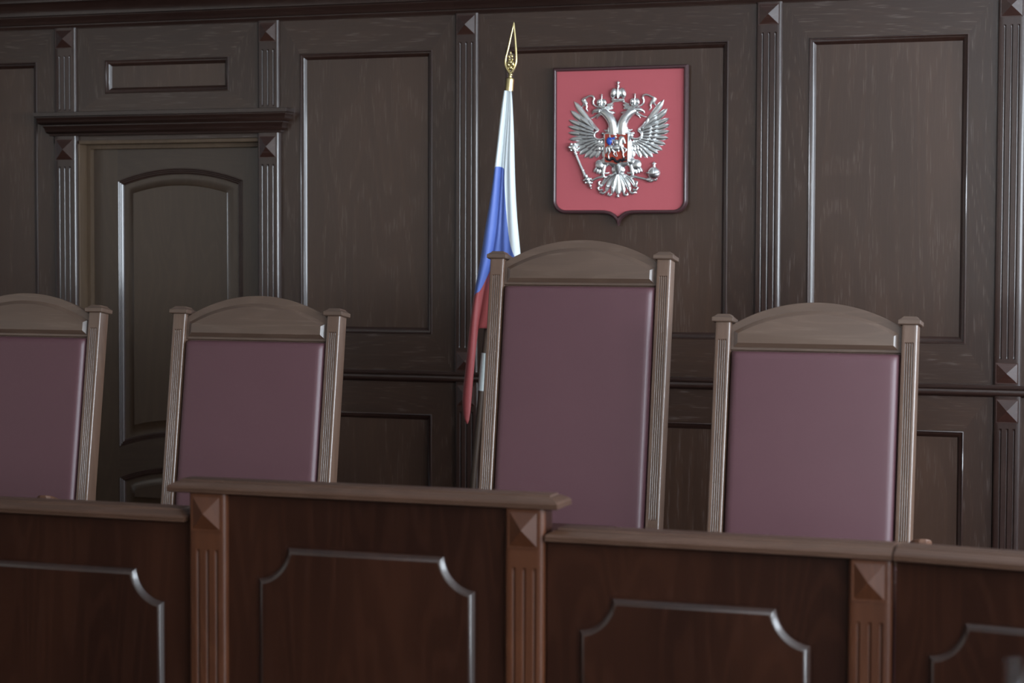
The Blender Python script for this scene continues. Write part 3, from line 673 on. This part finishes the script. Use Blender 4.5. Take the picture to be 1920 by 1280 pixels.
def bench(label, org, rz, L, ztop, ypan, pil, pan, cap, bodyback=.05, z0=0.0, group=None, noch=.089, xb=0.0, kl=1, kr=1):
    """org: front-left floor corner; local x along the front, local -y to the hall; ypan: front of the panel."""
    t = thing('judges_bench_section', (0,0,0), label, 'bench', group)
    loc = Matrix.Translation(org) @ Matrix.Rotation(rz, 4, 'Z')
    def fin(m): m.v = [tuple(v) for v in m.v]; return m
    m = MB(); m.box(xb, L, ypan, ypan+bodyback, z0, ztop-.03); fin(m).build('front_panel', benchV, t, local=True)
    m = MB(); m.loft_rect(cap[0], cap[1], ypan-.035, ypan+bodyback+.035, [(ztop+z-.007+.0, i) for z, i in CAPL], 0, kl, kr); fin(m).build('top_cap', benchH, t, local=True, smooth=30)
    for (a, b) in pan:
        m = MB(); zt_, zb_ = ztop-.172, .24
        rr_ = [[(x, ypan-.0006+dy, z) for x, z in notched(a, b, zb_, zt_, noch, max(0.0, i_))] for i_, dy in MPROF]; m.grid(rr_, 0, closed_u=True); m.add(rr_[-1], [tuple(range(len(rr_[-1])))], 1); m.build('raised_panel', [benchM, benchV], t, local=True, smooth=40)
    for (a, b, yf) in pil:
        m = MB(); fluted(m, a, b, z0, ztop-.034, .22, ztop-.193, ypan+.001, ypan-yf, pitch=.0285, gw=.0120, gd=.0060, ch=.009)
        p = m.build('pilaster', benchP, t, local=True, smooth=40)
        m = MB(); m.lathe([(.0095, z0+.002), (.0095, ztop-.034)], b-.0095, ypan+.004, 14); m.lathe([(.0075, z0+.002), (.0075, ztop-.034)], b-.0075, ypan+.026, 14); m.build('corner_bead', benchM, p, local=True, smooth=60)
        m = MB(); pyramid(m, a+.009, b-.010, ztop-.142, ztop-.040, yf+.001, h=.020, ins=.006); m.build('pyramid_block', benchP, p, local=True)
    m = MB(); m.box(xb+.002, L-.002, ypan+bodyback-.002, ypan+bodyback+.62, ztop-.20, ztop-.17); m.build('desk_top', benchV, t, local=True, bevel=.004)
    for a in (xb+.01, L-.05):
        m = MB(); m.box(a, a+.04, ypan+bodyback, ypan+bodyback+.50, DAIS if False else z0, ztop-.20); m.build('end_panel', benchV, t, local=True)
    t.location = org; t.rotation_euler = (0,0,rz)
    return t
# centre (raised): x -2.690..-1.652
bench('tall middle section of the dark wooden bench, between two fluted pilasters', (-2.690,-4.0,0), 0, 1.038, 1.051, .022, [(0,.113,0.0),(.932,1.038,0.0)], [(.201,.848)], (-.062,1.081), .055)
# right low section between the centre and the corner pilaster
bench('low bench section just right of the tall middle section, one full notched panel in view', (-1.650,-4.0,0), math.radians(-.6), .838, .966, .030, [(.797,.904,.008)], [(.085,.706)], (.004,.906), .055, kr=0)
# left low section
bench('low bench section at the left edge of the picture, left of the tall middle section', (-4.45,-4.0,0), 0, 1.755, .966, .030, [(.80,.905,.008)], [(1.0,1.672),(.09,.71)], (0.0,1.748), .055)
# far right section turned to the hall, lengthened unseen to shade the wall
bench('low bench section at the lower right corner, turned slightly towards the hall', (-.742,-4.009,0), math.radians(-9.0), 2.85, .9655, .030, [(.80,.905,.008),(1.70,1.805,.008)], [(.080,.702),(.99,1.61),(1.90,2.52)], (.003,2.85), .055, kl=0)

# ------------------------------------------------------------------ glass on the front table (lower right corner)
gx, gy, gz = -.346, -4.95, .893
m = MB()
tb = thing('side_table', (gx, gy, 0), 'small dark wooden table in front of the bench carrying the glass', 'table')
m = MB(); m.loft_rect(gx-.30, gx+.30, gy-.30, gy+.08, [(gz-.172,.004),(gz-.168,0),(gz-.150,0),(gz-.146,.004)]); m.build('table_top', benchV, tb)
for a, b in ((-.27,-.27),(.27,-.27),(-.27,.05),(.27,.05)):
    m = MB(); m.loft_rect(gx+a-.02, gx+a+.02, gy+b-.02, gy+b+.02, [(0,.006),(gz-.172,0)]); m.build('leg', benchV, tb)
m = MB(); zb = gz-.1455; R = .040
m.lathe([(.001,zb),(R*.82,zb),(R*.86,zb+.004),(R,zb+.1455),(R-.003,zb+.1455),(R*.80,zb+.014),(.001,zb+.012)], gx, gy, 32)
g = m.build('drinking_glass', glassM, None, smooth=50); tag(g, 'clear drinking glass in the bottom right corner in front of the bench', 'glass')

# ------------------------------------------------------------------ world, camera
w = bpy.data.worlds.new('overcast sky'); S.world = w; w.use_nodes = True
nt = w.node_tree; bg = nt.nodes['Background']; bg.inputs[0].default_value = (.72,.84,1,1); bg.inputs[1].default_value = .6
cam = bpy.data.cameras.new('camera'); co = bpy.data.objects.new('camera', cam); COL.objects.link(co); S.camera = co
cam.sensor_width = 36.0; cam.lens = 3800/1920*36; cam.clip_start = .05
yaw, pitch, roll = 0.33473009, 0.04679845, 0.00303808
cy, sy, cp, sn = math.cos(yaw), math.sin(yaw), math.cos(pitch), math.sin(pitch)
f = Vector((-sy*cp, cy*cp, -sn)); r = Vector((cy, sy, 0)); u = r.cross(f)
r2 = r*math.cos(roll)+u*math.sin(roll); u2 = -r*math.sin(roll)+u*math.cos(roll)
M = Matrix((( r2.x,u2.x,-f.x,0),(r2.y,u2.y,-f.y,0),(r2.z,u2.z,-f.z,0),(0,0,0,1)))
co.matrix_world = Matrix.Translation((0,-9.0,1.70)) @ M
cam.dof.use_dof = True; cam.dof.focus_distance = 8.0; cam.dof.aperture_fstop = 3.2
S.view_settings.view_transform = 'Standard'; S.view_settings.look = 'None'; S.view_settings.gamma = 1; S.view_settings.exposure = 0.86
S.view_settings.use_curve_mapping = False
S.cycles.use_denoising = True
S.cycles.max_bounces = 8; S.cycles.caustics_reflective = False; S.cycles.caustics_refractive = False; S.cycles.sample_clamp_indirect = 4.0
